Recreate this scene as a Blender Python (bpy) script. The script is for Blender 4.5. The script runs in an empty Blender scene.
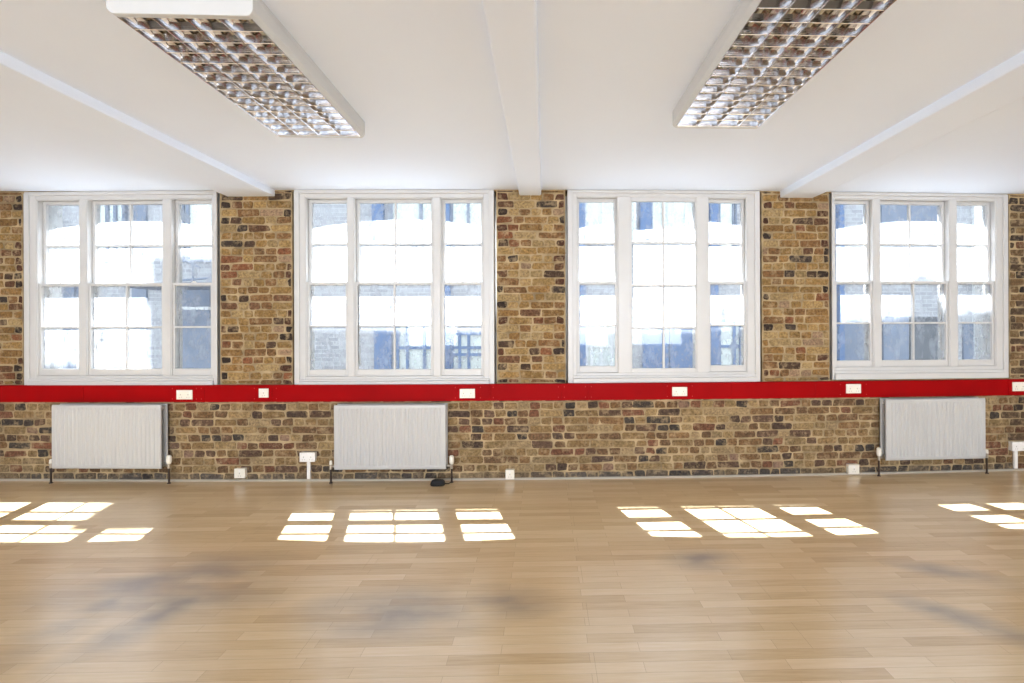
import bpy, math, random
from mathutils import Vector, Matrix
random.seed(7)
col = bpy.context.scene.collection
sc = bpy.context.scene

# ------------------------------------------------------------------ camera
FPX, PX, PY = 505.0, 557.0, 327.0
YAW, ROLL = 0.024, 0.0037
CAM = Vector((0, 0, 1.45))
Fw = Vector((math.sin(YAW), math.cos(YAW), 0))
Rt = Vector((math.cos(YAW), -math.sin(YAW), 0))
Up = Vector((0, 0, 1))
Rc = Rt * math.cos(ROLL) - Up * math.sin(ROLL)
Uc = Up * math.cos(ROLL) + Rt * math.sin(ROLL)
cd = bpy.data.cameras.new('camera')
cam = bpy.data.objects.new('camera', cd)
col.objects.link(cam)
cd.sensor_width = 36.0
cd.lens = FPX * 36.0 / 1024.0
cd.shift_x = -(PX - 512) / 1024.0
cd.shift_y = -(341.5 - PY) / 1024.0
cd.clip_start = 0.05
m = Matrix((Rc, Uc, -Fw)).transposed().to_4x4()
m.translation = CAM
cam.matrix_world = m
sc.camera = cam

# the brick wall bows very slightly toward the room in its middle
Y0, BOW = 4.82, 0.0056
def wy(x): return Y0 + BOW * x * x
def W(x, z, d): return (x, wy(x) - d, z)            # d: distance in front of the wall face
def ray(px, py): return Fw + Rc * ((px - PX) / FPX) + Uc * ((PY - py) / FPX)
def on_wall(px, py, d=0.0):
    r = ray(px, py); t = 5.0
    for _ in range(30):
        t = (wy(r.x * t) - d) / r.y
    p = CAM + r * t
    return p.x, p.z
def on_plane(px, py, Y):
    r = ray(px, py); p = CAM + r * (Y / r.y); return p.x, p.z
def on_level(px, py, z):
    r = ray(px, py); return CAM + r * ((z - CAM.z) / r.z)
def wx(px, d=0.0, py=300): return on_wall(px, py, d)[0]
def wz(py, px, d=0.0): return on_wall(px, py, d)[1]

# ------------------------------------------------------------------ materials
def lin(c):
    return tuple(((v / 255.0 + 0.055) / 1.055) ** 2.4 if v > 10 else v / 255.0 / 12.92 for v in c)
def new_mat(name):
    mt = bpy.data.materials.new(name); mt.use_nodes = True
    nt = mt.node_tree; b = nt.nodes['Principled BSDF']
    return mt, nt, b
def N(nt, t, **kw):
    n = nt.nodes.new(t)
    for k, v in kw.items(): setattr(n, k, v)
    return n
def plain(name, rgb, rough=0.5, metal=0.0, var=0.05, scale=6.0, bump=0.0, bscale=60.0, spec=0.5):
    mt, nt, b = new_mat(name)
    c = lin(rgb)
    tc = N(nt, 'ShaderNodeTexCoord'); no = N(nt, 'ShaderNodeTexNoise')
    no.inputs['Scale'].default_value = scale; no.inputs['Detail'].default_value = 4
    nt.links.new(tc.outputs['Object'], no.inputs['Vector'])
    r = N(nt, 'ShaderNodeValToRGB')
    r.color_ramp.elements[0].position = 0.3; r.color_ramp.elements[1].position = 0.7
    r.color_ramp.elements[0].color = (*[v * (1 - var) for v in c], 1)
    r.color_ramp.elements[1].color = (*[min(1, v * (1 + var)) for v in c], 1)
    nt.links.new(no.outputs['Fac'], r.inputs['Fac'])
    nt.links.new(r.outputs['Color'], b.inputs['Base Color'])
    b.inputs['Roughness'].default_value = rough
    b.inputs['Metallic'].default_value = metal
    b.inputs['Specular IOR Level'].default_value = spec
    if bump:
        n2 = N(nt, 'ShaderNodeTexNoise'); n2.inputs['Scale'].default_value = bscale
        nt.links.new(tc.outputs['Object'], n2.inputs['Vector'])
        bp = N(nt, 'ShaderNodeBump'); bp.inputs['Strength'].default_value = bump; bp.inputs['Distance'].default_value = 0.004
        nt.links.new(n2.outputs['Fac'], bp.inputs['Height']); nt.links.new(bp.outputs['Normal'], b.inputs['Normal'])
    return mt

M = {}
M['ceiling'] = plain('ceiling_paint', (233, 241, 255), 0.75, var=0.01, scale=1.5, bump=0.08, bscale=30)
M['plaster'] = plain('plaster', (236, 233, 226), 0.8, var=0.02)
M['white_wood'] = plain('white_gloss_paint', (206, 204, 201), 0.32, var=0.015, bump=0.05, bscale=25)
M['radiator'] = plain('radiator_enamel', (188, 187, 185), 0.35, var=0.01)
M['red'] = plain('red_paint', (150, 4, 8), 0.5, var=0.10, scale=3, bump=0.06, bscale=20, spec=0.06)
M['red_dark'] = plain('red_seam', (110, 6, 8), 0.6)
M['screw'] = plain('screw_red', (190, 34, 30), 0.4)
M['cream'] = plain('cream_plastic', (238, 231, 216), 0.4, var=0.02)
M['white_plastic'] = plain('white_plastic', (240, 236, 230), 0.4, var=0.02)
M['slot'] = plain('slot_grey', (172, 164, 152), 0.6)
M['black'] = plain('black_plastic', (18, 18, 19), 0.75, var=0.1)
M['pipe'] = plain('dark_pipe', (58, 42, 34), 0.5, metal=0.3, var=0.2)
M['brass'] = plain('valve_metal', (170, 160, 145), 0.35, metal=0.9)
M['trim'] = plain('skirting_paint', (178, 168, 154), 0.5, var=0.06)
M['housing'] = plain('lamp_enamel', (206, 206, 205), 0.4, var=0.01)
M['louvre'] = plain('polished_aluminium', (226, 226, 228), 0.10, metal=1.0, var=0.03)
M['reflector'] = plain('reflector_aluminium', (172, 166, 154), 0.12, metal=1.0, var=0.08)
M['tube'] = plain('lamp_tube', (226, 222, 206), 0.25, var=0.02)
M['tube_cap'] = plain('tube_cap', (190, 188, 184), 0.3, metal=1.0)
M['cord'] = plain('cord', (96, 88, 78), 0.8)
M['rubber'] = plain('foam_dark', (90, 86, 80), 0.8)

# dusty window glass: clear sheet with a film of dust that glows where the sun strikes it
def glass_mat(name, lo, hi):
    mt = bpy.data.materials.new(name); mt.use_nodes = True; nt = mt.node_tree
    nt.nodes.clear()
    out = N(nt, 'ShaderNodeOutputMaterial')
    tr = N(nt, 'ShaderNodeBsdfTransparent'); tr.inputs['Color'].default_value = (0.93, 0.955, 0.97, 1)
    tl = N(nt, 'ShaderNodeBsdfTranslucent'); tl.inputs['Color'].default_value = (0.97, 0.98, 1.0, 1)
    gl = N(nt, 'ShaderNodeBsdfGlossy'); gl.inputs['Roughness'].default_value = 0.03
    tc = N(nt, 'ShaderNodeTexCoord'); no = N(nt, 'ShaderNodeTexNoise')
    mp = N(nt, 'ShaderNodeMapping'); mp.inputs['Scale'].default_value = (1, 1, 0.55)
    nt.links.new(tc.outputs['Object'], mp.inputs['Vector']); nt.links.new(mp.outputs['Vector'], no.inputs['Vector'])
    no.inputs['Scale'].default_value = 9; no.inputs['Detail'].default_value = 8; no.inputs['Roughness'].default_value = 0.7
    mr = N(nt, 'ShaderNodeMapRange'); mr.inputs['From Min'].default_value = 0.32; mr.inputs['From Max'].default_value = 0.68
    mr.inputs['To Min'].default_value = lo; mr.inputs['To Max'].default_value = hi
    nt.links.new(no.outputs['Fac'], mr.inputs['Value'])
    m1 = N(nt, 'ShaderNodeMixShader'); m2 = N(nt, 'ShaderNodeMixShader'); m2.inputs[0].default_value = 0.04
    nt.links.new(mr.outputs['Result'], m1.inputs[0]); nt.links.new(tr.outputs[0], m1.inputs[1]); nt.links.new(tl.outputs[0], m1.inputs[2])
    nt.links.new(m1.outputs[0], m2.inputs[1]); nt.links.new(gl.outputs[0], m2.inputs[2])
    nt.links.new(m2.outputs[0], out.inputs['Surface'])
    return mt
M['glass'] = glass_mat('dusty_glass', 0.02, 0.44)

# brick: per-brick colour from the mesh, mottled
def brick_mat():
    mt, nt, b = new_mat('stock_brick')
    at = N(nt, 'ShaderNodeVertexColor', layer_name='brick')
    tc = N(nt, 'ShaderNodeTexCoord')
    no = N(nt, 'ShaderNodeTexNoise'); no.inputs['Scale'].default_value = 48; no.inputs['Detail'].default_value = 8; no.inputs['Roughness'].default_value = 0.7
    nt.links.new(tc.outputs['Object'], no.inputs['Vector'])
    mr = N(nt, 'ShaderNodeMapRange'); mr.inputs['From Min'].default_value = 0.3; mr.inputs['From Max'].default_value = 0.7
    mr.inputs['To Min'].default_value = 0.35; mr.inputs['To Max'].default_value = 1.55
    nt.links.new(no.outputs['Fac'], mr.inputs['Value'])
    mx = N(nt, 'ShaderNodeMix', data_type='RGBA', blend_type='MULTIPLY'); mx.inputs[0].default_value = 1
    nt.links.new(at.outputs['Color'], mx.inputs[6]); nt.links.new(mr.outputs['Result'], mx.inputs[7])
    # smears of mortar over the faces
    n2 = N(nt, 'ShaderNodeTexNoise'); n2.inputs['Scale'].default_value = 14; n2.inputs['Detail'].default_value = 10; n2.inputs['Roughness'].default_value = 0.75
    nt.links.new(tc.outputs['Object'], n2.inputs['Vector'])
    m3 = N(nt, 'ShaderNodeMapRange'); m3.inputs['From Min'].default_value = 0.50; m3.inputs['From Max'].default_value = 0.66; m3.inputs['To Max'].default_value = 0.72
    nt.links.new(n2.outputs['Fac'], m3.inputs['Value'])
    m4 = N(nt, 'ShaderNodeMix', data_type='RGBA'); m4.inputs[7].default_value = (*lin((176, 152, 116)), 1)
    nt.links.new(m3.outputs['Result'], m4.inputs[0]); nt.links.new(mx.outputs[2], m4.inputs[6])
    nt.links.new(m4.outputs[2], b.inputs['Base Color'])
    b.inputs['Roughness'].default_value = 0.85; b.inputs['Specular IOR Level'].default_value = 0.25
    bp = N(nt, 'ShaderNodeBump'); bp.inputs['Strength'].default_value = 0.6; bp.inputs['Distance'].default_value = 0.006
    nt.links.new(no.outputs['Fac'], bp.inputs['Height']); nt.links.new(bp.outputs['Normal'], b.inputs['Normal'])
    return mt
M['brick'] = brick_mat()
M['mortar'] = plain('lime_mortar', (164, 143, 110), 0.95, var=0.4, scale=7, bump=0.8, bscale=45, spec=0.1)
M['ext_brick'] = plain('outer_painted_brick', (214, 214, 212), 0.8, var=0.06)

def floor_mat():
    mt, nt, b = new_mat('oak_strip_floor')
    L = nt.links.new
    tc = N(nt, 'ShaderNodeTexCoord')
    def strips(bw, rh, off, seed):
        bt = N(nt, 'ShaderNodeTexBrick'); bt.offset = off; bt.offset_frequency = 2; bt.squash = 1
        bt.inputs['Color1'].default_value = (0, 0, 0, 1); bt.inputs['Color2'].default_value = (1, 1, 1, 1)
        bt.inputs['Mortar'].default_value = (0.5, 0.5, 0.5, 1)
        bt.inputs['Scale'].default_value = 1; bt.inputs['Mortar Size'].default_value = 0.0008
        bt.inputs['Brick Width'].default_value = bw; bt.inputs['Row Height'].default_value = rh
        mp = N(nt, 'ShaderNodeMapping'); mp.inputs['Location'].default_value = (seed, 0.0, 0)
        L(tc.outputs['Object'], mp.inputs['Vector']); L(mp.outputs['Vector'], bt.inputs['Vector'])
        return bt
    b1 = strips(0.62, 0.068, 0.37, 0.2)
    b2 = strips(2.3, 0.204, 0.43, 1.1)
    # grain
    mp = N(nt, 'ShaderNodeMapping'); mp.inputs['Scale'].default_value = (1.4, 22, 1)
    L(tc.outputs['Object'], mp.inputs['Vector'])
    gr = N(nt, 'ShaderNodeTexNoise'); gr.inputs['Scale'].default_value = 3; gr.inputs['Detail'].default_value = 7; gr.inputs['Roughness'].default_value = 0.65
    L(mp.outputs['Vector'], gr.inputs['Vector'])
    ad = N(nt, 'ShaderNodeMath', operation='MULTIPLY'); ad.inputs[1].default_value = 0.46
    L(b1.outputs['Color'], ad.inputs[0])
    ag = N(nt, 'ShaderNodeMath', operation='MULTIPLY_ADD'); ag.inputs[1].default_value = 0.74
    L(gr.outputs['Fac'], ag.inputs[0]); L(ad.outputs[0], ag.inputs[2])
    rp = N(nt, 'ShaderNodeValToRGB'); e = rp.color_ramp.elements
    e[0].position = 0.12; e[0].color = (*lin((176, 141, 98)), 1)
    e[1].position = 0.9; e[1].color = (*lin((220, 196, 158)), 1)
    x = rp.color_ramp.elements.new(0.5); x.color = (*lin((204, 175, 132)), 1)
    L(ag.outputs[0], rp.inputs['Fac'])
    # joints
    mj = N(nt, 'ShaderNodeMix', data_type='RGBA', blend_type='MULTIPLY'); mj.inputs[7].default_value = (0.62, 0.55, 0.5, 1)
    mxj = N(nt, 'ShaderNodeMath', operation='MAXIMUM'); L(b1.outputs['Fac'], mxj.inputs[0]); L(b2.outputs['Fac'], mxj.inputs[1])
    L(mxj.outputs[0], mj.inputs[0]); L(rp.outputs['Color'], mj.inputs[6])
    # soft grey elliptical marks at their places on the floor
    last = None
    marks = [((-2.32, 2.65), (0.22, 0.62), -0.15), ((-1.95, 2.62), (0.2, 0.6), -0.3), ((-2.1, 2.9), (0.9, 0.5), 0), ((-0.22, 2.68), (0.36, 0.22), -0.1), ((-0.75, 2.6), (0.7, 0.3), 0.0),
             ((0.96, 3.12), (0.3, 0.2), 0.1), ((2.42, 2.88), (0.45, 0.14), -0.5), ((2.08, 2.42), (0.42, 0.14), -0.8)]
    for (cx, cy), (rx, ry), an in marks:
        mq = N(nt, 'ShaderNodeMapping', vector_type='TEXTURE')
        mq.inputs['Location'].default_value = (cx, cy, 0); mq.inputs['Rotation'].default_value = (0, 0, an); mq.inputs['Scale'].default_value = (rx, ry, 1)
        L(tc.outputs['Object'], mq.inputs['Vector'])
        g = N(nt, 'ShaderNodeTexGradient', gradient_type='SPHERICAL'); L(mq.outputs['Vector'], g.inputs['Vector'])
        if last is None: last = g.outputs['Fac']
        else:
            a = N(nt, 'ShaderNodeMath', operation='MAXIMUM'); L(last, a.inputs[0]); L(g.outputs['Fac'], a.inputs[1]); last = a.outputs[0]
    sn = N(nt, 'ShaderNodeTexNoise'); sn.inputs['Scale'].default_value = 2.6; sn.inputs['Detail'].default_value = 6
    mps = N(nt, 'ShaderNodeMapping'); mps.inputs['Scale'].default_value = (0.7, 1.6, 1); L(tc.outputs['Object'], mps.inputs['Vector']); L(mps.outputs['Vector'], sn.inputs['Vector'])
    snr = N(nt, 'ShaderNodeMapRange'); snr.inputs['From Min'].default_value = 0.35; snr.inputs['From Max'].default_value = 0.65
    snr.inputs['To Min'].default_value = 0.3; snr.inputs['To Max'].default_value = 1.35
    L(sn.outputs['Fac'], snr.inputs['Value'])
    sm = N(nt, 'ShaderNodeMath', operation='MULTIPLY', use_clamp=True); L(last, sm.inputs[0]); L(snr.outputs['Result'], sm.inputs[1])
    st = N(nt, 'ShaderNodeMix', data_type='RGBA'); st.inputs[7].default_value = (*lin((148, 134, 118)), 1)
    L(sm.outputs[0], st.inputs[0]); L(mj.outputs[2], st.inputs[6])
    L(st.outputs[2], b.inputs['Base Color'])
    rr = N(nt, 'ShaderNodeMapRange'); rr.inputs['To Min'].default_value = 0.24; rr.inputs['To Max'].default_value = 0.42
    L(sn.outputs['Fac'], rr.inputs['Value']); L(rr.outputs['Result'], b.inputs['Roughness'])
    b.inputs['Specular IOR Level'].default_value = 0.6; b.inputs['Coat Weight'].default_value = 0.5; b.inputs['Coat Roughness'].default_value = 0.22
    return mt
M['floor'] = floor_mat()

# ------------------------------------------------------------------ mesh builder
class MB:
    def __init__(s): s.v = []; s.f = []; s.mi = []; s.cols = None
    def add(s, verts, faces, mi=0):
        n = len(s.v); s.v += [tuple(v) for v in verts]; s.f += [tuple(i + n for i in f) for f in faces]; s.mi += [mi] * len(faces)
    def hexa(s, p, mi=0):  # 8 points: bottom ring 0-3, top ring 4-7
        s.add(p, [(3, 2, 1, 0), (4, 5, 6, 7), (0, 1, 5, 4), (1, 2, 6, 5), (2, 3, 7, 6), (3, 0, 4, 7)], mi)
    def box(s, x0, x1, y0, y1, z0, z1, mi=0):
        s.hexa([(x0, y0, z0), (x1, y0, z0), (x1, y1, z0), (x0, y1, z0), (x0, y0, z1), (x1, y0, z1), (x1, y1, z1), (x0, y1, z1)], mi)
    def wbox(s, x0, x1, z0, z1, d0, d1, mi=0, seg=None):  # box laid on the bowed wall, d0<d1
        n = max(1, int(math.ceil(abs(x1 - x0) / (seg or 0.5))))
        ring = []
        for i in range(n + 1):
            x = x0 + (x1 - x0) * i / n
            ring += [W(x, z0, d1), W(x, z0, d0), W(x, z1, d0), W(x, z1, d1)]
        fs = [(0, 1, 2, 3)[::1], tuple(4 * n + k for k in (3, 2, 1, 0))]
        for i in range(n):
            a = 4 * i; b = a + 4
            for k in range(4):
                k2 = (k + 1) % 4
                fs.append((a + k2, a + k, b + k, b + k2))
        s.add(ring, fs, mi)
    def tube(s, pts, r, n=10, mi=0, caps=True):
        pts = [Vector(p) for p in pts]; rs = r if isinstance(r, (list, tuple)) else [r] * len(pts)
        ring = []; prev = None
        for i, p in enumerate(pts):
            t = (pts[min(i + 1, len(pts) - 1)] - pts[max(i - 1, 0)]).normalized()
            a = Vector((0, 0, 1)) if abs(t.z) < 0.9 else Vector((1, 0, 0))
            if prev is None: u = t.cross(a).normalized()
            else: u = (prev - t * prev.dot(t)).normalized()
            prev = u; w = t.cross(u)
            for k in range(n):
                an = 2 * math.pi * k / n
                ring.append(p + (u * math.cos(an) + w * math.sin(an)) * rs[i])
        fs = []
        for i in range(len(pts) - 1):
            for k in range(n):
                a = i * n + k; b = i * n + (k + 1) % n
                fs.append((a, b, b + n, a + n))
        if caps:
            fs.append(tuple(range(n))[::-1]); fs.append(tuple((len(pts) - 1) * n + k for k in range(n)))
        s.add(ring, fs, mi)
    def build(s, name, mats, parent=None, bevel=0, smooth=False, origin=None):
        me = bpy.data.meshes.new(name)
        vs = s.v
        if origin is not None: vs = [(v[0] - origin[0], v[1] - origin[1], v[2] - origin[2]) for v in vs]
        me.from_pydata(vs, [], s.f)
        if not isinstance(mats, (list, tuple)): mats = [mats]
        for mm in mats: me.materials.append(mm)
        me.polygons.foreach_set('material_index', s.mi)
        me.update()
        import bmesh
        bm = bmesh.new(); bm.from_mesh(me); bmesh.ops.recalc_face_normals(bm, faces=bm.faces); bm.to_mesh(me); bm.free()
        if smooth: me.polygons.foreach_set('use_smooth', [True] * len(me.polygons))
        o = bpy.data.objects.new(name, me); col.objects.link(o)
        if origin is not None: o.location = origin
        if parent:
            o.parent = parent
            if parent.type == 'EMPTY' or origin is None:
                o.matrix_parent_inverse = Matrix.Translation(-world_loc(parent))
        if bevel:
            b = o.modifiers.new('bevel', 'BEVEL'); b.width = bevel; b.segments = 2; b.limit_method = 'ANGLE'; b.angle_limit = math.radians(40)
        return o
def world_loc(o):
    p = Vector((0, 0, 0))
    while o is not None:
        p = p + o.location + (o.matrix_parent_inverse.translation if o.parent else Vector((0, 0, 0))); o = o.parent
    return p
def tag(o, label, cat=None, group=None, kind=None):
    o['label'] = label
    if cat: o['category'] = cat
    if group: o['group'] = group
    if kind: o['kind'] = kind
    return o
def empty(name, loc):
    o = bpy.data.objects.new(name, None); o.empty_display_size = 0.1; col.objects.link(o); o.location = loc; return o

# ------------------------------------------------------------------ room shell
CEIL = 2.76
XL, XR, YB = -6.3, 6.3, -8.5
WALLT = 0.34
mb = MB(); mb.box(XL, XR, YB, 5.35, -0.12, 0.0)
tag(mb.build('floor', M['floor']), 'pale oak strip floor with grey patches', 'floor', kind='structure')
mb = MB(); mb.box(XL, XR, YB, 4.88, CEIL, CEIL + 0.12)
for x0, x1 in ((XL, -3.0), (3.0, XR)): mb.box(x0, x1, 4.88, 4.92, CEIL, CEIL + 0.12)
tag(mb.build('ceiling', M['ceiling']), 'white painted plaster ceiling', 'ceiling', kind='structure')
mb = MB(); mb.box(XL - 0.12, XL, YB, 5.3, 0, CEIL)
tag(mb.build('wall_left', M['plaster']), 'plain pale plaster side wall', 'wall', kind='structure')
mb = MB(); mb.box(XR, XR + 0.12, YB, 5.3, 0, CEIL)
tag(mb.build('wall_right', M['plaster']), 'plain pale plaster side wall', 'wall', kind='structure')
mb = MB(); rear = [-4.4, -1.5, 1.4, 4.3]; hw = 1.05  # unseen rear wall; its openings are added to let light in
xs = XL
for c in rear:
    mb.box(xs, c - hw, YB - 0.2, YB, 0, CEIL); mb.box(c - hw, c + hw, YB - 0.2, YB, 0, 0.75); mb.box(c - hw, c + hw, YB - 0.2, YB, 2.62, CEIL); xs = c + hw
mb.box(xs, XR, YB - 0.2, YB, 0, CEIL)
tag(mb.build('wall_rear', M['plaster']), 'plaster wall behind the viewer with openings added for fill light', 'wall', kind='structure')

# ceiling beams (boxed, the outer two with one splayed side)
def beam(name, xl_b, xr_b, xl_t, xr_t, drop, label):
    mb = MB(); z0 = CEIL - drop
    ye = 4.82 + BOW * ((xl_b + xr_b) / 2) ** 2 + 0.01
    mb.hexa([(xl_b, YB, z0), (xr_b, YB, z0), (xr_b, ye, z0), (xl_b, ye, z0), (xl_t, YB, CEIL + .01), (xr_t, YB, CEIL + .01), (xr_t, ye, CEIL + .01), (xl_t, ye, CEIL + .01)])
    o = mb.build(name, M['ceiling'], bevel=0.008)
    tag(o, label, 'beam', kind='structure')
def bx(px, py=196): return on_wall(px, py)[0]
beam('trim_1', bx(228), bx(275), bx(214), bx(275), 0.06, 'white boxed ceiling beam above the left radiator')
beam('trim_2', bx(519.5), bx(541), bx(518.5), bx(541.5), 0.055, 'narrow white boxed beam across the middle of the ceiling')
beam('trim_3', bx(780), bx(812), bx(780), bx(829), 0.064, 'white boxed ceiling beam on the right of the middle')

# ------------------------------------------------------------------ windows: layout in photo pixels -> wall metres
WIN = [
 dict(n=1, out=(25.3, 217.8, 192.7, 385.6), op=[(36.2, 79.8), (86, 163.2), (170.2, 212.4)], rows=(198.8, 245.4, 284.8, 327.3, 375.6), px=121, fixed=False),
 dict(n=2, out=(294.8, 494.3, 191.1, 384.9), op=[(305.4, 348), (353.8, 433.2), (440.5, 483.8)], rows=(197.3, 243.4, 283.6, 325.8, 376.2), px=394, fixed=False),
 dict(n=3, out=(567.8, 759.6, 191.1, 382.2), op=[(576.6, 618.5), (631, 696.8), (708, 747.6)], rows=(196.8, 243.0, 283.0, 325.4, 372.4), px=664, fixed=True),
 dict(n=4, out=(831.5, 1007.2, 194.0, 378.6), op=[(834.8, 874.2), (880, 950.3), (956.8, 996.5)], rows=(199.3, 244.2, 282.8, 323.0, 366.6), px=919, fixed=False),
]
for w in WIN:
    w['x0'], w['x1'] = wx(w['out'][0]), wx(w['out'][1])
    w['z1'], w['z0'] = wz(w['out'][2], w['px']), wz(w['out'][3], w['px'])
    w['z1'] = min(w['z1'], CEIL - 0.004)
    w['bays'] = [(wx(a), wx(b)) for a, b in w['op']]
    w['rz'] = [wz(r, w['px'], -0.05) for r in w['rows']]
    w['rz'][0] = wz(w['rows'][0], w['px']); w['rz'][4] = wz(w['rows'][4], w['px'])

# ------------------------------------------------------------------ brick wall
XA, XB = XL, XR
pal_up = [((170,138,88),4), ((158,124,74),6), ((148,112,66),6), ((174,146,100),3), ((134,98,62),4), ((138,88,58),1.6), ((86,66,52),2), ((76,64,56),1.0), ((116,82,58),2), ((162,132,104),1)]
pal_lo = [((156,130,90),4), ((144,116,78),5), ((136,104,70),4), ((160,136,100),2.5), ((118,90,64),4), ((128,86,64),2.5), ((90,72,60),2.5), ((74,66,60),2), ((106,82,66),3), ((146,116,96),1)]
pal_edge = [((96,76,58),4), ((126,98,66),4), ((70,58,50),3), ((110,74,54),2), ((140,112,76),2)]
pal_grey = [((112,98,82),4), ((96,88,80),3), ((130,110,84),3), ((80,72,66),3)]
def pick(p):
    t = random.uniform(0, sum(w for _, w in p))
    for c, w in p:
        t -= w
        if t <= 0: break
    k = random.uniform(0.62, 0.9)
    return tuple(min(1, v * k) for v in lin(c))
wall = MB(); bcol = []
def add_wall_core(x0, x1, z0, z1, d0=-0.22, d1=0.0):
    if x1 - x0 > 0.001 and z1 - z0 > 0.001: wall.wbox(x0, x1, z0, z1, d0, d1, 1, seg=0.4)
GAP = 0.022
z_sill = [w['z0'] for w in WIN]
edges = XA
for w in WIN:
    add_wall_core(edges, w['x0'] - GAP, 0, 3.4); edges = w['x1'] + GAP
    add_wall_core(w['x0'] - GAP, w['x1'] + GAP, 0, w['z0'] - 0.002)
    add_wall_core(w['x0'] - GAP, w['x1'] + GAP, w['z1'] + 0.003, 3.4)
add_wall_core(edges, XB, 0, 3.4)
# outer skin with segmental arches over the openings
def skin(x0, x1, z0, z1): wall.wbox(x0, x1, z0, z1, -WALLT, -0.22, 2, seg=0.4)
edges = XA; AR = 0.035
for w in WIN:
    a, b = w['x0'] + AR, w['x1'] - AR
    skin(edges, a, -3.0, 3.4); edges = b
    skin(a, b, -3.0, w['z0'] + 0.01)
    n = 16; zt = 2.915; rise = 0.085
    for i in range(n):
        xa = a + (b - a) * i / n; xb = a + (b - a) * (i + 1) / n
        za = zt - rise * ((2 * i / n) - 1) ** 2; zb = zt - rise * ((2 * (i + 1) / n) - 1) ** 2
        wall.hexa([W(xa, za, -0.22), W(xb, zb, -0.22), W(xb, zb, -WALLT), W(xa, za, -WALLT), W(xa, 3.4, -0.22), W(xb, 3.4, -0.22), W(xb, 3.4, -WALLT), W(xa, 3.4, -WALLT)], 2)
skin(edges, XB, -3.0, 3.4)
ncore = len(wall.f)

CH, MJ = 0.0738, 0.013
def brick(x0, x1, z0, z1, c, dpt):
    # rounded, slightly irregular brick face standing just proud of the mortar
    w_, h_ = x1 - x0, z1 - z0
    r = min(0.014, w_ * 0.28)
    pts = []
    for (cx, cz, a0) in ((x1 - r, z1 - r, 0), (x0 + r, z1 - r, 90), (x0 + r, z0 + r, 180), (x1 - r, z0 + r, 270)):
        jr = r * random.uniform(0.3, 1.5); jx = random.gauss(0, 0.0035); jz = random.gauss(0, 0.0032)
        for k in (0, 45, 90):
            a = math.radians(a0 + k)
            pts.append((cx + jx + jr * math.cos(a) + (r - jr) * (1 if a0 in (0, 270) else -1), cz + jz + jr * math.sin(a) + (r - jr) * (1 if a0 in (0, 90) else -1)))
    # mid-edge wobble
    mx_, mz_ = (x0 + x1) / 2, (z0 + z1) / 2
    n = len(pts); v = []
    for dd, ins in ((-0.004, 0.0), (dpt - 0.003, 0.0), (dpt, 0.0035)):
        for (x, z) in pts:
            fx = 1 - 2 * ins / max(w_, 0.02); fz = 1 - 2 * ins / h_
            v.append(W(mx_ + (x - mx_) * fx, mz_ + (z - mz_) * fz, dd))
    fs = []
    for k in range(2):
        for i in range(n):
            j = (i + 1) % n
            fs.append((k * n + i, k * n + j, (k + 1) * n + j, (k + 1) * n + i))
    fs.append(tuple(2 * n + i for i in range(n)))
    wall.add(v, fs, 0); bcol.append((len(fs), c))
def lay(x0, x1, z0, z1, palette_of, phase=0):
    r0 = int(math.floor(z0 / CH)); r1 = int(math.ceil(z1 / CH))
    for r in range(r0, r1):
        za, zb = max(z0, r * CH) + MJ / 2, min(z1, (r + 1) * CH) - MJ / 2
        if zb - za < 0.012: continue
        x = x0 + random.uniform(0.0, 0.010)
        typ = (r + phase) % 2
        seq = 0
        if typ: first = random.choice([0.062, 0.105, 0.10])
        else: first = random.choice([0.215, 0.16])
        ln = first
        while x < x1 - 0.02:
            e = min(x + ln, x1 - random.uniform(0.0, 0.010))
            if x1 - e < 0.045: e = x1 - random.uniform(0, 0.008)
            zj = random.gauss(0, 0.0012)
            brick(x + MJ / 2, e - MJ / 2, za + zj, zb + zj, pick(palette_of((x + e) / 2, (za + zb) / 2, e - x)), random.uniform(0.001, 0.008))
            x = e
            seq += 1
            q = random.random()
            if typ: ln = 0.110 if q < 0.78 else 0.222
            else: ln = 0.220 if q < 0.5 else 0.112
            ln += random.gauss(0, 0.007)
xdark = wx(1009)
def pal(x, z, L):
    if x > xdark: return pal_edge
    if z < 0.08: return pal_grey
    if z < 0.85:
        return pal_lo
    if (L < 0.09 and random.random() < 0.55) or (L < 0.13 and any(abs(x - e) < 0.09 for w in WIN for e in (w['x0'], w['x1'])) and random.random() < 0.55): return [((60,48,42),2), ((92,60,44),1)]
    return pal_up
RZ0, RZ1 = 0.757, 0.915   # red trunking bottom / top
seg = XA
for w in WIN:
    lay(seg, w['x0'] - GAP, RZ1 + 0.0, CEIL - 0.001, pal, w['n']); seg = w['x1'] + GAP
lay(seg, XB, RZ1, CEIL - 0.001, pal, 1)
lay(XA, XB, 0.0, RZ0 + 0.02, pal, 0)
wo = wall.build('wall_front', [M['brick'], M['mortar'], M['ext_brick']])
me = wo.data
ca = me.color_attributes.new('brick', 'FLOAT_COLOR', 'CORNER')
buf = []
fi = ncore; li = 0
for p in me.polygons[:ncore]: buf += [0.5, 0.4, 0.3, 1] * p.loop_total
for nf, c in bcol:
    for k in range(nf):
        buf += [*c, 1] * me.polygons[fi].loop_total; fi += 1
ca.data.foreach_set('color', buf)
tag(wo, 'exposed yellow and brown stock brick wall with pale mortar', 'wall', kind='structure')

# thin pale strip at the foot of the wall
mb = MB(); mb.wbox(XA, XB, 0.0, 0.017, 0.002, 0.020, seg=0.3)
tag(mb.build('baseboard_front', M['trim']), 'thin pale strip along the foot of the brick wall', 'baseboard', kind='structure')

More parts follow.
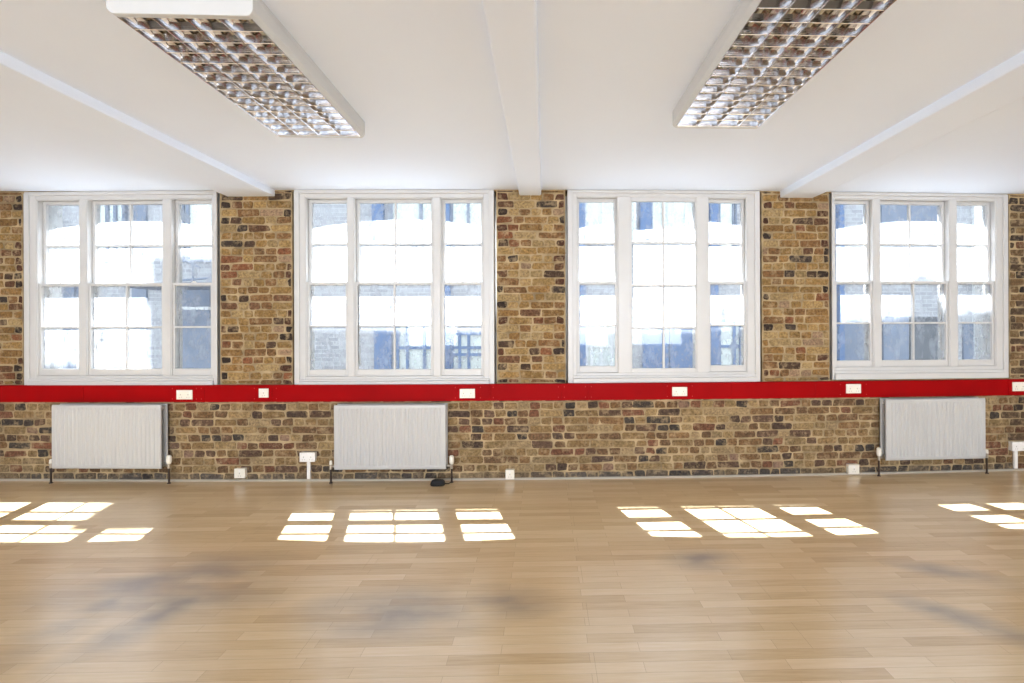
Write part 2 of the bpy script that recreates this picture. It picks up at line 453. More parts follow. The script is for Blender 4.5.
# ------------------------------------------------------------------ windows
W_LABEL = {1: 'leftmost white triple sash window above the first radiator', 2: 'white triple sash window above the middle radiator',
           3: 'white triple sash window with a broad fixed middle light', 4: 'rightmost white triple sash window beyond the third pier'}
def sash(root, x0, x1, z0, z1, d0, d1, st, top, bot, hbars, vbar, name='sash', bar=0.017):
    """one glazed sash: stiles, rails and glazing bars, with its pane as a sub-part"""
    mb = MB()
    mb.wbox(x0, x0 + st, z0, z1, d0, d1); mb.wbox(x1 - st, x1, z0, z1, d0, d1)
    mb.wbox(x0 + st, x1 - st, z1 - top, z1, d0, d1); mb.wbox(x0 + st, x1 - st, z0, z0 + bot, d0, d1)
    for hz in hbars: mb.wbox(x0 + st, x1 - st, hz - bar / 2, hz + bar / 2, d0 + 0.006, d1 - 0.004)
    if vbar: 
        c = (x0 + x1) / 2
        zz = [z0 + bot] + [v for hz in sorted(hbars) for v in (hz - bar / 2, hz + bar / 2)] + [z1 - top]
        for k in range(0, len(zz), 2): mb.wbox(c - bar / 2, c + bar / 2, zz[k], zz[k + 1], d0 + 0.006, d1 - 0.004)
    o = mb.build(name, M['white_wood'], root, bevel=0.003)
    g = MB(); dm = (d0 + d1) / 2 - 0.004
    g.wbox(x0 + st - 0.004, x1 - st + 0.004, z0 + bot - 0.004, z1 - top + 0.004, dm, dm, seg=5)
    # a single sheet: keep just the front quad
    g.f = [g.f[2 + 2]] if False else [(0, 3, 7, 4)]; g.mi = [0]
    g.build('pane', M['glass'], o)
    return o
for w in WIN:
    xc = (w['x0'] + w['x1']) / 2
    root = empty('window_%d' % w['n'], (xc, wy(xc), w['z0']))
    tag(root, W_LABEL[w['n']], 'window', kind='structure')
    x0, x1, z0, z1 = w['x0'], w['x1'], w['z0'], w['z1']
    zt, zh, zm, zl, zb = w['rz']
    DB = -0.15
    fr = MB()
    # casing round the outside, standing proud
    cw = 0.048
    bays = w['bays']
    cl = min(cw, (bays[0][0] - x0) * 0.6); cr = min(cw, (x1 - bays[-1][1]) * 0.6)
    fr.wbox(x0, x0 + cl, z0, z1, -0.02, 0.016); fr.wbox(x1 - cr, x1, z0, z1, -0.02, 0.016)
    fr.wbox(x0 + cl, x1 - cr, z1 - 0.022, z1, -0.02, 0.016)
    if z1 < CEIL - 0.006: fr.wbox(x0, x1, z1, CEIL - 0.001, -0.02, 0.010)
    # inner linings / mullions
    fr.wbox(x0, bays[0][0], z0, z1, DB, 0.0); fr.wbox(bays[-1][1], x1, z0, z1, DB, 0.0)
    for i in (0, 1):
        fr.wbox(bays[i][1], bays[i + 1][0], zb, zt, DB, 0.0)
    fr.wbox(bays[0][0], bays[-1][1], zt, z1 - 0.022, DB, 0.0)
    fr.wbox(bays[0][0], bays[-1][1], z0, zb, DB, 0.0)
    # beads on the mullions and outer linings, guiding the sashes
    for i, (a, b) in enumerate(bays):
        if w['fixed'] and i == 1: continue
        for xx in ((a, a + 0.010), (b - 0.010, b)):
            fr.wbox(xx[0], xx[1], zb, zt, -0.016, -0.004)
        for xx in ((a, a + 0.012), (b - 0.012, b)):
            fr.wbox(xx[0], xx[1], zb, zt, -0.150, -0.114)
        fr.wbox(a + 0.010, b - 0.010, zt - 0.010, zt, -0.016, -0.004)
    fr.build('window_frame', M['white_wood'], root, bevel=0.004)
    si = MB()
    hs = zb - z0
    si.wbox(x0 + cl, x1 - cr, z0, z0 + hs * 0.48, 0.0, 0.034)
    si.wbox(x0 + cl, x1 - cr, z0 + hs * 0.48, z0 + hs * 0.72, 0.0, 0.018)
    si.build('window_sill', M['white_wood'], root, bevel=0.005)
    for i, (a, b) in enumerate(bays):
        mid = i == 1
        if w['fixed'] and mid:
            zf = [wz(243, 664, -0.03), wz(285.6, 664, -0.03), wz(327.7, 664, -0.03)]
            sash(root, a - 0.0, b + 0.0, wz(372.5, 664, -.03), wz(198.5, 664, -.03), -0.045, -0.008, 0.012, 0.035, 0.042, zf, True, bar=0.02)
            for za_, zb_ in ((zb, wz(372.5, 664, -.03)), (wz(198.5, 664, -.03), zt)):
                if zb_ - za_ > 0.001:
                    fr2 = MB(); fr2.wbox(a, b, za_, zb_, -0.15, -0.004); fr2.build('fixed_light_lining', M['white_wood'], root)
            continue
        up = sash(root, a + 0.002, b - 0.002, zm - 0.016, zt - 0.001, -0.108, -0.066, 0.030, 0.034, 0.030, [zh], mid)
        lo = sash(root, a + 0.002, b - 0.002, zb + 0.001, zm + 0.014, -0.060, -0.018, 0.028, 0.026, 0.062, [zl], mid)
        # fastener on the meeting rail
        f = MB(); xm = (a + b) / 2
        f.wbox(xm - 0.02, xm + 0.02, zm + 0.014, zm + 0.02, -0.056, -0.03); f.wbox(xm - 0.006, xm + 0.006, zm + 0.02, zm + 0.03, -0.06, -0.025)
        f.build('sash_fastener', M['white_plastic'], lo)
    if w['n'] == 2:
        c = MB(); xx = wx(357.6); c.tube([(xx, wy(xx) + 0.012, wz(286, 357)), (xx + .004, wy(xx) + 0.010, wz(330, 357)), (xx - .002, wy(xx) + .012, wz(350, 357)), (xx + .010, wy(xx) + .004, wz(364, 357))], 0.0032, 6)
        c.build('sash_cord', M['cord'], root)

# ------------------------------------------------------------------ red trunking
xe = wx(1010)
root = empty('cable_trunking', (0, wy(0), RZ0))
tag(root, 'long red painted cable trunking running along the brick wall under all four windows', 'trunking')
TD = 0.058
mb = MB(); mb.wbox(XA, XB, RZ0, RZ1, 0.009, TD - 0.004, seg=0.3); mb.build('back_box', M['red'], root)
seams = [XA] + [wx(p, TD) for p in (83, 204, 272, 490, 561, 588, 731, 815, 1008)] + [XB]
for a, b in zip(seams[:-1], seams[1:]):
    mb = MB(); mb.wbox(a + 0.0012, b - 0.0012, RZ0 + 0.004, RZ1 - 0.004, TD - 0.004, TD, seg=0.3)
    mb.build('cover', M['red'], root, bevel=0.0015)
for p in (172, 196, 201, 254, 276, 455, 480, 493, 558, 564, 585, 591, 667, 692, 840, 866):
    for zz in (RZ0 + 0.03, RZ1 - 0.03):
        x = wx(p, TD); mb = MB()
        mb.tube([W(x, zz, TD - 0.001), W(x, zz, TD + 0.0015)], 0.0045, 8); mb.build('screw', M['screw'], root)

# ------------------------------------------------------------------ sockets
def plate(name, px0, px1, py0, py1, d, label, group=None, mat='cream', conduit=None):
    x0, x1 = wx(px0, d, py0), wx(px1, d, py0); pc = (px0 + px1) / 2
    z1, z0 = wz(py0, pc, d), wz(py1, pc, d)
    if py0 == 382: x1 = x0 + 0.146
    xc = (x0 + x1) / 2
    root = empty(name, W(xc, z0, d)); tag(root, label, 'socket', group)
    bk = MB(); dd = 0.012
    if d < 0.03:
        bk.wbox(x0 + 0.002, x1 - 0.002, z0 + 0.002, z1 - 0.002, d - 0.004, d + 0.032); dd = 0.042
        bk.build('back_box', M[mat], root, bevel=0.002)
        f0 = d + 0.032
    else: f0 = d
    fp = MB(); fp.wbox(x0, x1, z0, z1, f0, f0 + 0.010); fp.build('face_plate', M[mat], root, bevel=0.003)
    n = 2 if (x1 - x0) > 0.12 else 1
    f1 = f0 + 0.010; h = z1 - z0
    for k in range(n):
        c = xc + (k - (n - 1) / 2) * (x1 - x0) * 0.48
        sx = c + (0.0 if n == 1 else (-0.02 if k == 0 else 0.02))
        s = MB(); s.wbox(sx - 0.006, sx + 0.006, z1 - h * 0.36, z1 - h * 0.14, f1, f1 + 0.003); s.build('rocker_switch', M['white_plastic'], root, bevel=0.001)
        s = MB(); s.wbox(c - 0.003, c + 0.003, z0 + h * 0.44, z0 + h * 0.58, f1, f1 + 0.0006)
        for q in (-1, 1): s.wbox(c + q * 0.011 - 0.0035, c + q * 0.011 + 0.0035, z0 + h * 0.2, z0 + h * 0.27, f1, f1 + 0.0006)
        s.build('pin_slots', M['slot'], root)
    if conduit:
        a, b = wx(conduit[0], 0.01, 465), wx(conduit[1], 0.01, 465)
        c = MB(); c.wbox(a, b, 0.024, z0 + 0.002, 0.008, 0.03); c.build('conduit', M[mat], root, bevel=0.002)
plate('double_socket', 177, 192.8, 390, 399.3, TD, 'cream double socket on the red trunking, under the right edge of the leftmost window')
plate('single_socket', 259.2, 268.8, 388.5, 397.5, TD, 'small square cream plate on the red trunking, the only square one there')
plate('double_socket', 459.8, 475, 388.8, 398, TD, 'cream double socket on the red trunking, above and right of the middle radiator')
plate('double_socket', 672, 687, 387, 396, TD, 'cream double socket on the red trunking, under the window with the broad fixed middle light')
plate('double_socket', 845.8, 860.5, 384, 393.2, TD, 'cream double socket on the red trunking, just left of the right-hand radiator')
plate('double_socket', 1012, 1024, 382, 391, TD, 'cream double socket on the red trunking at the right edge of the photo')
plate('single_socket', 236.8, 247.4, 467.5, 477, 0.004, 'small white square socket low on the brick, right of the leftmost radiator')
plate('single_socket', 505.8, 514.6, 468.6, 478, 0.004, 'small white square socket low on the brick near the middle of the wall')
plate('single_socket', 846, 856.8, 463.5, 472.8, 0.004, 'small white square socket low on the brick, left of the right-hand radiator')
plate('double_socket', 301.6, 316.8, 451.6, 460.8, 0.004, 'white double socket on a short vertical conduit, left of the middle radiator', conduit=(307.8, 311), mat='white_plastic')
plate('double_socket', 1008.5, 1024.5, 441, 450, 0.004, 'white double socket on a short vertical conduit at the right edge of the photo', conduit=(1012.8, 1016), mat='white_plastic')

# ------------------------------------------------------------------ radiators
def radiator(pl, pr, pt, pb, label, valve_side, pl_py):
    DF = 0.125
    x0, x1 = wx(pl, DF, 435), wx(pr, DF, 435); pc = (pl + pr) / 2
    z1, z0 = wz(pt, pc, DF), wz(pb, pc, DF)
    xc = (x0 + x1) / 2
    root = empty('radiator', W(xc, 0, 0.08)); tag(root, label, 'radiator', )
    def panel(name, dback, dface):
        mb = MB(); nf = 24; mg = 0.035
        xsn = [(x0, -0.008), (x0 + 0.006, -0.001), (x0 + mg * 0.5, 0.0)]
        pitch = (x1 - x0 - 2 * mg) / nf
        for k in range(nf):
            a = x0 + mg + k * pitch
            xsn += [(a, 0.0), (a + pitch * 0.2, 0.0), (a + pitch * 0.36, -0.006), (a + pitch * 0.64, -0.006), (a + pitch * 0.8, 0.0)]
        xsn += [(x1 - mg, 0.0), (x1 - mg * 0.5, 0.0), (x1 - 0.006, -0.001), (x1, -0.008)]
        zsn = [(z0, 0, -0.010), (z0 + 0.006, 0, -0.002), (z0 + 0.028, 0, 0), (z0 + 0.045, 1, 0), (z1 - 0.045, 1, 0), (z1 - 0.028, 0, 0), (z1 - 0.006, 0, -0.002), (z1, 0, -0.010)]
        nx = len(xsn); v = []
        for z, k, e in zsn:
            for x, o in xsn:
                off = o if abs(o) == 0.008 or abs(o) == 0.001 else o * k
                v.append(W(x, z, dface + off + e))
        nb = len(v)
        for z, k, e in (zsn[0], zsn[-1]):
            for x, o in (xsn[0], xsn[-1]): v.append(W(x, z, dback))
        fs = []
        for j in range(len(zsn) - 1):
            for i in range(nx - 1):
                a = j * nx + i; fs.append((a, a + 1, a + nx + 1, a + nx))
        L = len(zsn) - 1
        fs.append(tuple([nb, nb + 1] + [i for i in range(nx - 1, -1, -1)]))
        fs.append(tuple([nb + 2, nb + 3] + [L * nx + i for i in range(nx - 1, -1, -1)]))
        fs.append(tuple([nb, nb + 2] + [j * nx for j in range(L, -1, -1)]))
        fs.append(tuple([nb + 1, nb + 3] + [j * nx + nx - 1 for j in range(L, -1, -1)]))
        fs.append((nb, nb + 1, nb + 3, nb + 2))
        mb.add(v, fs); return mb.build(name, M['radiator'], root)
    panel('front_panel', DF - 0.014, DF)
    panel('rear_panel', 0.034, 0.048)
    # convector fins between the panels
    mb = MB(); k = x0 + 0.05
    while k < x1 - 0.05:
        mb.wbox(k, k + 0.0015, z0 + 0.05, z1 - 0.05, 0.050, DF - 0.016); k += 0.04
    mb.build('convector_fins', M['radiator'], root)
    for xx in (x0 + 0.012, x1 - 0.040):
        for zz in (z0 + 0.02, z1 - 0.048):
            mb = MB(); mb.wbox(xx, xx + 0.028, zz, zz + 0.028, 0.046, DF - 0.012); mb.build('connector', M['radiator'], root, bevel=0.004)
    for xx in (x0 + 0.18, x1 - 0.2):
        mb = MB(); mb.wbox(xx, xx + 0.025, z0 + 0.06, z1 - 0.06, 0.009, 0.034); mb.build('wall_bracket', M['radiator'], root)
    for s in (-1, 1):
        xe_ = x0 if s < 0 else x1; dv = 0.082
        xp = xe_ + s * 0.045
        mb = MB(); mb.tube([W(xp, 0.0, dv), W(xp, z0 - 0.0, dv)], 0.0085, 10); mb.tube([W(xp, 0.0, dv), W(xp, 0.006, dv)], 0.016, 12)
        mb.build('pipe', M['pipe'], root, smooth=False)
        mb = MB(); mb.tube([W(xp, z0 - 0.004, dv), W(xp, z0 + 0.04, dv)], 0.013, 12)
        mb.tube([W(xp, z0 + 0.022, dv), W(xe_ - s * 0.02, z0 + 0.022, dv)], 0.010, 12)
        vb = mb.build('valve', M['brass'], root)
        mb = MB()
        if s == valve_side:
            mb.tube([W(xp, z0 + 0.038, dv), W(xp, z0 + 0.05, dv), W(xp, z0 + 0.062, dv), W(xp, z0 + 0.105, dv), W(xp, z0 + 0.118, dv)], [0.016, 0.021, 0.023, 0.021, 0.012], 16)
        else:
            mb.tube([W(xp, z0 + 0.038, dv), W(xp, z0 + 0.042, dv), W(xp, z0 + 0.072, dv), W(xp, z0 + 0.078, dv)], [0.010, 0.014, 0.012, 0.006], 14)
        mb.build('valve_cap', M['cream'], vb, smooth=True)
radiator(51, 160.6, 405, 469, 'leftmost white double panel radiator, open right side visible, under the leftmost window', 1, 0)
radiator(333.6, 445.8, 405, 469.8, 'middle white panel radiator seen straight on, black adaptor on the floor below it', 1, 0)
radiator(886.3, 986.2, 398.8, 459.8, 'right-hand white double panel radiator, open left side visible, under the rightmost window', -1, 0)

# ------------------------------------------------------------------ black adaptor on the floor
p = on_level(437.8, 485.3, 0.0)
root = empty('power_adaptor', (p.x, p.y, 0)); tag(root, 'small black plastic adaptor lying on the floor below the middle radiator', 'adaptor')
mb = MB(); n = 20; ring = []
for z, k in ((0.0, 0.90), (0.008, 1.0), (0.028, 0.98), (0.044, 0.86), (0.050, 0.66)):
    for i in range(n):
        a = 2 * math.pi * i / n; c, s = math.cos(a), math.sin(a)
        ex = math.copysign(abs(c) ** 0.55, c) * 0.066 * k; ey = math.copysign(abs(s) ** 0.55, s) * 0.04 * k
        ring.append((p.x + ex, p.y + ey, z))
fs = [tuple(range(n))[::-1], tuple(4 * n + i for i in range(n))]
for j in range(4):
    for i in range(n): fs.append((j * n + i, j * n + (i + 1) % n, (j + 1) * n + (i + 1) % n, (j + 1) * n + i))
mb.add(ring, fs); mb.build('casing', M['black'], root, smooth=True)
mb = MB(); mb.tube([(p.x + 0.06, p.y, 0.02), (p.x + 0.075, p.y + 0.01, 0.012), (p.x + 0.09, p.y + 0.03, 0.0045), (p.x + 0.10, p.y + 0.06, 0.0045)], 0.004, 8)
mb.build('cable', M['black'], root)

# ------------------------------------------------------------------ ceiling lights
ZB = CEIL - 0.10
def ceiling_light(c0, c1, c2, c3, label):
    """corner pixels of the louvre opening: far-left, far-right, then a left and a right edge point nearer the viewer"""
    fl, fr, nl, nr = (on_level(*c, ZB) for c in (c0, c1, c2, c3))
    wv = (fr - fl); wid = wv.length
    ax = ((nl - fl).normalized() + (nr - fr).normalized()).normalized()   # toward the viewer
    ux = Vector((-ax.y, ax.x, 0)); 
    if ux.x < 0: ux = -ux
    wid = abs(wv.dot(ux)) * 0.5 + abs((nr - nl).dot(ux)) * 0.5
    mid = (fl + fr) / 2
    return mid, ax, ux, wid
def build_light(mid, ax, ux, wid, length, label):
    org = Vector((mid.x, mid.y, CEIL)) + ax * length / 2
    root = empty('ceiling_light', org)
    tag(root, label, 'ceiling light', 'ceiling lights with silver louvres')
    def Q(a, b, z): # a across (-.5..), b along from far end toward viewer (metres), z above ZB
        q = mid + ux * a + ax * b; return (q.x, q.y, ZB + z)
    hw_ = wid / 2; rim = 0.018; H = CEIL - ZB
    mb = MB()
    # housing: rounded ends, side walls
    def ring_box(a0, a1, b0, b1, z0, z1):
        mb.hexa([Q(a0, b0, z0), Q(a1, b0, z0), Q(a1, b1, z0), Q(a0, b1, z0), Q(a0, b0, z1), Q(a1, b0, z1), Q(a1, b1, z1), Q(a0, b1, z1)])
    ring_box(-hw_ - rim, hw_ + rim, -rim, length + rim, 0.075, H)
    for sg in (-1, 1):
        prof_ = [(hw_, 0.0), (hw_ + 0.003, 0.0), (hw_ + rim, 0.022), (hw_ + rim, 0.075), (hw_, 0.075)]
        v = [Q(sg * a, bb, z) for bb in (0, length) for a, z in prof_]
        mb.add(v, [tuple(range(5)), tuple(range(5, 10))] + [(i, (i + 1) % 5, 5 + (i + 1) % 5, 5 + i) for i in range(5)])
    mb.build('housing', M['housing'], root, bevel=0.006)
    for b0, b1, sgn in ((-rim - 0.010, 0, -1), (length, length + rim + 0.010, 1)):
        mb = MB(); W2 = hw_ + rim + 0.001; n = 8; v = []
        prof = [(-W2 + 0.03 * (1 - math.cos(t)), 0.03 * (1 - math.sin(t))) for t in [math.pi / 2 * k / n for k in range(n + 1)]]
        # outline: top edge, rounded bottom corners
        out = [(-W2, H - 0.001)] + [(-W2 + 0.03 - 0.03 * math.cos(math.pi / 2 * k / n), 0.03 - 0.03 * math.sin(math.pi / 2 * k / n) - 0.004) for k in range(n + 1)]
        out += [(-a, z) for a, z in reversed(out)]
        k_ = len(out)
        for bb in (b0, b1): v += [Q(a, bb, z) for a, z in out]
        fs = [tuple(range(k_)), tuple(range(k_, 2 * k_))[::-1]] + [(i, (i + 1) % k_, k_ + (i + 1) % k_, k_ + i) for i in range(k_)]
        mb.add(v, fs); mb.build('end_cap', M['housing'], root, bevel=0.003)
    # reflector troughs above, one per lamp
    NC, NR = 4, 14
    cwid = wid / NC; HB = 0.052
    mb = MB()
    for c in range(NC):
        a0 = -hw_ + c * cwid; n = 10; v = []
        for k in range(n + 1):
            t = -1 + 2 * k / n
            v += [Q(a0 + cwid * (k / n), 0, HB + 0.022 * (1 - t * t) - 0.001), Q(a0 + cwid * (k / n), length, HB + 0.022 * (1 - t * t) - 0.001)]
        mb.add(v, [(2 * k, 2 * k + 2, 2 * k + 3, 2 * k + 1) for k in range(n)])
    mb.build('reflector', M['reflector'], root, smooth=True)
    for c in range(NC):
        a = -hw_ + (c + 0.5) * cwid
        mb = MB(); mb.tube([Q(a, 0.02, HB + 0.006), Q(a, length - 0.02, HB + 0.006)], 0.0078, 12, caps=False)
        tb = mb.build('fluorescent_tube', M['tube'], root, smooth=True)
        for b0, b1 in ((0.002, 0.03), (length - 0.03, length - 0.002)):
            mb = MB(); mb.tube([Q(a, b0, HB + 0.006), Q(a, b1, HB + 0.006)], 0.0085, 12); mb.build('tube_cap', M['tube_cap'], tb)
    # louvre: long blades with parabolic flanks
    mb = MB()
    for c in range(NC + 1):
        a = -hw_ + c * cwid; n = 5
        left = [(-(0.0028 + 0.020 * (z / HB) ** 1.8), z) for z in [HB * k / n for k in range(n + 1)]]
        left = [(-0.0001, -0.0022), (-0.0014, -0.0014)] + left
        right = [(-p_, z) for p_, z in left]
        if c == 0: left = [(0.0, z) for _, z in left]
        if c == NC: right = [(0.0, z) for _, z in right]
        out = left + right[::-1]; k_ = len(out); v = []
        for bb in (0.0, length): v += [Q(a + p_, bb, z) for p_, z in out]
        mb.add(v, [(i, (i + 1) % k_, k_ + (i + 1) % k_, k_ + i) for i in range(k_)])
    mb.build('long_blades', M['louvre'], root)
    for r in range(NR + 1):
        b = length * r / NR; n = 4
        mb = MB()
        left = [(-(0.0022 + 0.010 * (z / HB) ** 1.6), z) for z in [0.001 + (HB - 0.022) * k / n for k in range(n + 1)]]
        left = [(-0.0001, -0.0012), (-0.0013, -0.0006)] + left
        right = [(-p_, z) for p_, z in left]
        if r == 0: left = [(0, z) for _, z in left]
        if r == NR: right = [(0, z) for _, z in right]
        out = left + right[::-1]; k_ = len(out); v = []
        for aa in (-hw_, hw_): v += [Q(aa, b + p_, z) for p_, z in out]
        mb.add(v, [(i, (i + 1) % k_, k_ + (i + 1) % k_, k_ + i) for i in range(k_)] + [tuple(range(k_))])
        mb.build('cross_blade', M['louvre'], root)
    return root
A = ceiling_light((278, 136.8), (361, 134.3), (119.3, 20.5), (249.7, 13.2), '')
Bq = ceiling_light((676, 127), (759.5, 125.6), (761.7, 0.5), (895.7, 0.5), '')
nearA = on_level(184, 16.5, ZB); lenA = (nearA - A[0]).dot(A[1]) - 0.008

build_light(*A[:3], 0.512, lenA, 'white boxed ceiling light with silver louvre on the left, its near end cap in view')
build_light(*Bq[:3], Bq[3], lenA, 'boxed ceiling light with silver louvre on the right, cut off by the photo top')

# ------------------------------------------------------------------ outside
YO = 9.5
M['o_brick'], nt, b = new_mat('grey_stock_brick')
tc = N(nt, 'ShaderNodeTexCoord'); bt = N(nt, 'ShaderNodeTexBrick')
mp = N(nt, 'ShaderNodeMapping'); mp.inputs['Rotation'].default_value = (math.radians(90), 0, 0)
nt.links.new(tc.outputs['Object'], mp.inputs['Vector']); nt.links.new(mp.outputs['Vector'], bt.inputs['Vector'])
bt.inputs['Color1'].default_value = (*lin((176, 176, 178)), 1); bt.inputs['Color2'].default_value = (*lin((146, 146, 150)), 1); bt.inputs['Mortar'].default_value = (*lin((184, 184, 186)), 1)
bt.inputs['Scale'].default_value = 1; bt.inputs['Brick Width'].default_value = 0.225; bt.inputs['Row Height'].default_value = 0.075; bt.inputs['Mortar Size'].default_value = 0.009
nt.links.new(bt.outputs['Color'], b.inputs['Base Color']); b.inputs['Roughness'].default_value = 0.9
M['o_blue'] = plain('blue_joinery', (78, 108, 150), 0.5, var=0.08)
M['o_pane'] = plain('pale_blind_glass', (212, 218, 212), 0.3, var=0.04)
M['o_white'] = plain('white_render', (225, 226, 226), 0.7, var=0.03)
M['o_slate'] = plain('blue_grey_cladding', (112, 122, 140), 0.7, var=0.12)
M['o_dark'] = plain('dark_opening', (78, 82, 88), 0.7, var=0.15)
M['ground'] = plain('asphalt', (120, 118, 115), 0.9, var=0.1)
mb = MB(); mb.box(-14, 14, 5.0, 9.6, -3.2, -3.0); tag(mb.build('ground', M['ground']), 'paved yard outside between the buildings', 'ground', kind='structure')
def ox(px): return on_plane(px, 300, YO)[0]
def oz(py): return on_plane(560, py, YO)[1]
root = empty('opposite_building', (0, YO, -3.0)); tag(root, 'pale brick building with blue frames, seen across the yard through the windows', 'building')
SL = 1.69
def hgt(z): return z + SL * (YO - 4.88)
prof = [(-14, hgt(0.95)), (wx(147) - 0.28 * 4.62, hgt(1.99)), (wx(252) - 0.28 * 4.62, hgt(1.47)), (wx(914) - 0.28 * 4.62, hgt(1.78)), (wx(945) - 0.28 * 4.62, hgt(1.47)), (14, 0)]
mb = MB()
for i in range(len(prof) - 1): mb.box(prof[i][0], prof[i + 1][0], YO, YO + 0.4, -3.0, prof[i][1])
mb.build('wall', M['o_brick'], root)
def opart(name, p0, p1, y0, y1, mat, dy=0.06, bevel=0, parent=None):
    mb = MB(); x0, x1 = ox(p0), ox(p1); za, zb_ = oz(y1), oz(y0); mb.box(x0, x1, YO - dy, YO + 0.02, za, zb_); return mb.build(name, M[mat], parent or root, bevel=bevel)
def glazed(p0, p1, y0, y1, cols, rows, fmat='o_blue', pmat='o_pane', fw=0.05):
    x0, x1, z0, z1 = ox(p0), ox(p1), oz(y1), oz(y0)
    mb = MB()
    mb.box(x0, x1, YO - 0.07, YO, z0, z0 + fw); mb.box(x0, x1, YO - 0.07, YO, z1 - fw, z1)
    for c in [p0] + cols + [p1]:
        xx = min(max(ox(c), x0 + fw / 2), x1 - fw / 2); mb.box(xx - fw / 2, xx + fw / 2, YO - 0.07, YO, z0 + fw, z1 - fw)
    for r in rows:
        zz = oz(r); mb.box(x0 + fw, x1 - fw, YO - 0.065, YO, zz - fw / 2, zz + fw / 2)
    f = mb.build('window_frame', M[fmat], root)
    mb = MB(); mb.box(x0 + 0.01, x1 - 0.01, YO - 0.03, YO + 0.01, z0 + 0.01, z1 - 0.01); mb.build('pane', M[pmat], f)
# first window bay view
opart('pilaster', 47, 58, 190, 380, 'o_white', 0.2)
glazed(98, 128, 190, 262, [110, 118], [230], 'o_slate'); opart('panel', 134, 148, 190, 380, 'o_slate', 0.05)
glazed(60, 92, 262, 385, [76], [330], 'o_slate', 'o_slate')
opart('panel', 178, 212, 282, 318, 'o_slate', 0.08); opart('sign_board', 178, 213, 306, 309, 'o_white', 0.14)
opart('panel', 182, 214, 318, 385, 'o_slate', 0.05); glazed(184, 218, 190, 262, [190], [240], 'o_slate', 'o_pane')
# second
opart('pilaster', 374, 385, 180, 240, 'o_blue', 0.1); opart('door', 375, 392, 330, 400, 'o_blue', 0.06)
glazed(397, 444, 322, 400, [408, 425], [347]); glazed(391, 443, 180, 245, [422], [], 'o_slate')
opart('pilaster', 445, 451, 170, 400, 'o_blue', 0.12)
glazed(451, 500, 332, 400, [460, 469], [347, 354]); glazed(451, 500, 170, 245, [469], [], 'o_slate')
# third
opart('pilaster', 577, 585, 170, 400, 'o_blue', 0.12); glazed(585, 630, 322, 400, [591, 601, 611], [346], 'o_white')
glazed(585, 636, 170, 245, [603], [], 'o_white')
opart('pilaster', 639.5, 651, 170, 240, 'o_blue', 0.12); opart('door', 642, 668, 325, 400, 'o_blue', 0.06); opart('door', 669, 700, 325, 400, 'o_blue', 0.08)
glazed(652, 705, 170, 245, [663, 669, 686], [228], 'o_white')
opart('pilaster', 709, 716.5, 170, 400, 'o_blue', 0.12); glazed(717, 742, 320, 400, [733], [347], 'o_blue', 'o_pane'); opart('pilaster', 738, 743, 300, 400, 'o_blue', 0.1)
glazed(717, 736, 170, 250, [733], [], 'o_slate')
# fourth
opart('pilaster', 836, 841, 170, 400, 'o_blue', 0.12); opart('panel', 841, 866, 318, 400, 'o_slate', 0.05)
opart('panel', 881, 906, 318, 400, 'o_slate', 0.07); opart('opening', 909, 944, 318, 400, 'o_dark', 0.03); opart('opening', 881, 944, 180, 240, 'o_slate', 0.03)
opart('pilaster', 972, 982, 170, 400, 'o_white', 0.15); opart('opening', 962, 972, 325, 400, 'o_slate', 0.03); opart('pilaster', 984, 992, 318, 400, 'o_white', 0.12)

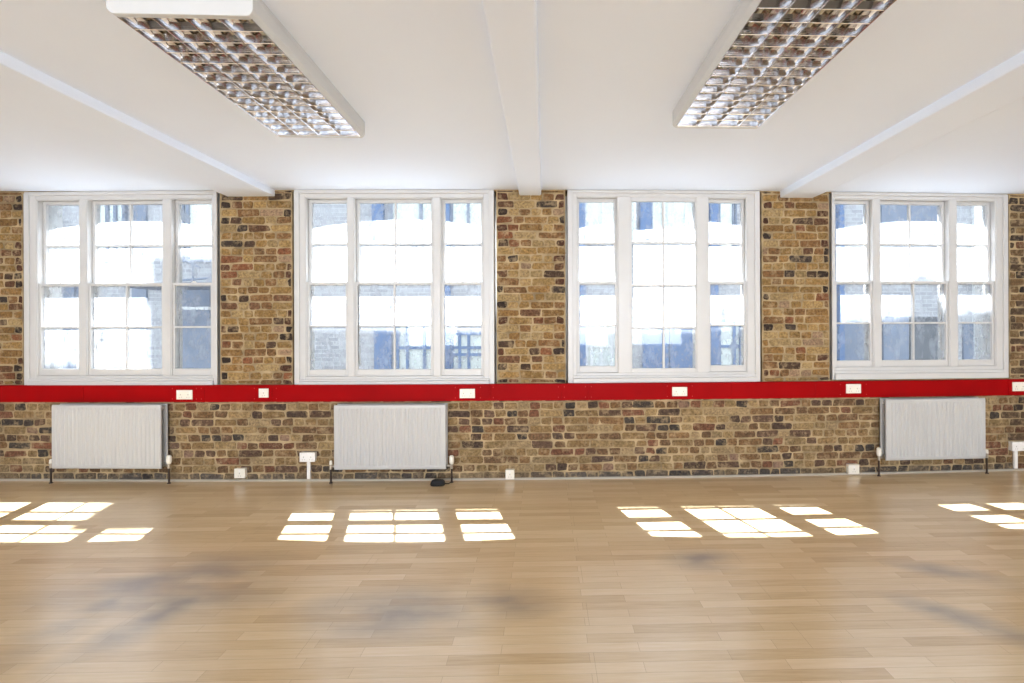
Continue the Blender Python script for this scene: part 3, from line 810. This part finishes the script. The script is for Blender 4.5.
# steel walkway railing outside the first window
rl = empty('railing', (ox(180), YO - 1.2, 2.0)); tag(rl, 'grey metal railing outside, seen in the right bay of the leftmost window', 'railing')
YR = YO - 1.0
def rr(px, py): q = on_plane(px, py, YR); return (q[0], YR, q[1])
mb = MB(); mb.tube([rr(172, 256), rr(222, 258)], 0.012, 8); mb.build('rail', M['o_slate'], rl)
mb = MB(); mb.tube([rr(172, 281), rr(222, 277)], 0.018, 8); mb.build('rail', M['o_slate'], rl)
for pxx in (176, 193, 214):
    mb = MB(); mb.tube([rr(pxx, 255), rr(pxx, 284)], 0.014, 8); mb.build('post', M['o_slate'], rl)
mb = MB(); mb.tube([rr(160, 250), rr(180, 257), rr(200, 268)], 0.014, 8); mb.build('brace', M['o_slate'], rl)
mb = MB(); q = rr(193, 282); mb.box(q[0] - 1.2, q[0] + 0.7, YR - 0.03, YO - 0.25, q[2] - 0.08, q[2] - 0.02); mb.build('walkway_deck', M['o_slate'], rl)

# ------------------------------------------------------------------ light
def sun():
    l = bpy.data.lights.new('sun', 'SUN'); l.energy = SUN; l.angle = math.radians(0.53); l.color = (0.83, 0.905, 1.0)
    o = bpy.data.objects.new('sun', l); col.objects.link(o); o.location = (-3, 12, 14)
    dv = Vector((0.28, -1, -1.69)).normalized(); o.rotation_euler = dv.to_track_quat('-Z', 'Y').to_euler()
SUN = 24.0
sun()
for c in rear:  # added fill lights in the rear openings, tilted up toward the ceiling
    l = bpy.data.lights.new('rear_fill_light', 'AREA'); l.shape = 'RECTANGLE'; l.size = 2.0; l.size_y = 1.8; l.energy = 98; l.color = (0.79, 0.87, 1.0)
    o = bpy.data.objects.new('rear_fill_light', l); col.objects.link(o); o.location = (c, YB - 0.1, 1.68)
    o.rotation_euler = (math.radians(90), 0, 0)    # -Z -> +Y
    dv = Vector((0, 1, 0.3)).normalized(); o.rotation_euler = dv.to_track_quat('-Z', 'Z').to_euler()
w = bpy.data.worlds.new('sky'); sc.world = w; w.use_nodes = True
bg = w.node_tree.nodes['Background']; bg.inputs['Color'].default_value = (0.80, 0.90, 1.0, 1); bg.inputs['Strength'].default_value = 1.0

sc.view_settings.view_transform = 'Standard'
sc.view_settings.look = 'None'
sc.view_settings.gamma = 1.0
sc.view_settings.use_curve_mapping = False
sc.view_settings.exposure = 1.25
sc.cycles.max_bounces = 12; sc.cycles.diffuse_bounces = 7; sc.cycles.glossy_bounces = 8; sc.cycles.transparent_max_bounces = 12
sc.cycles.sample_clamp_indirect = 8
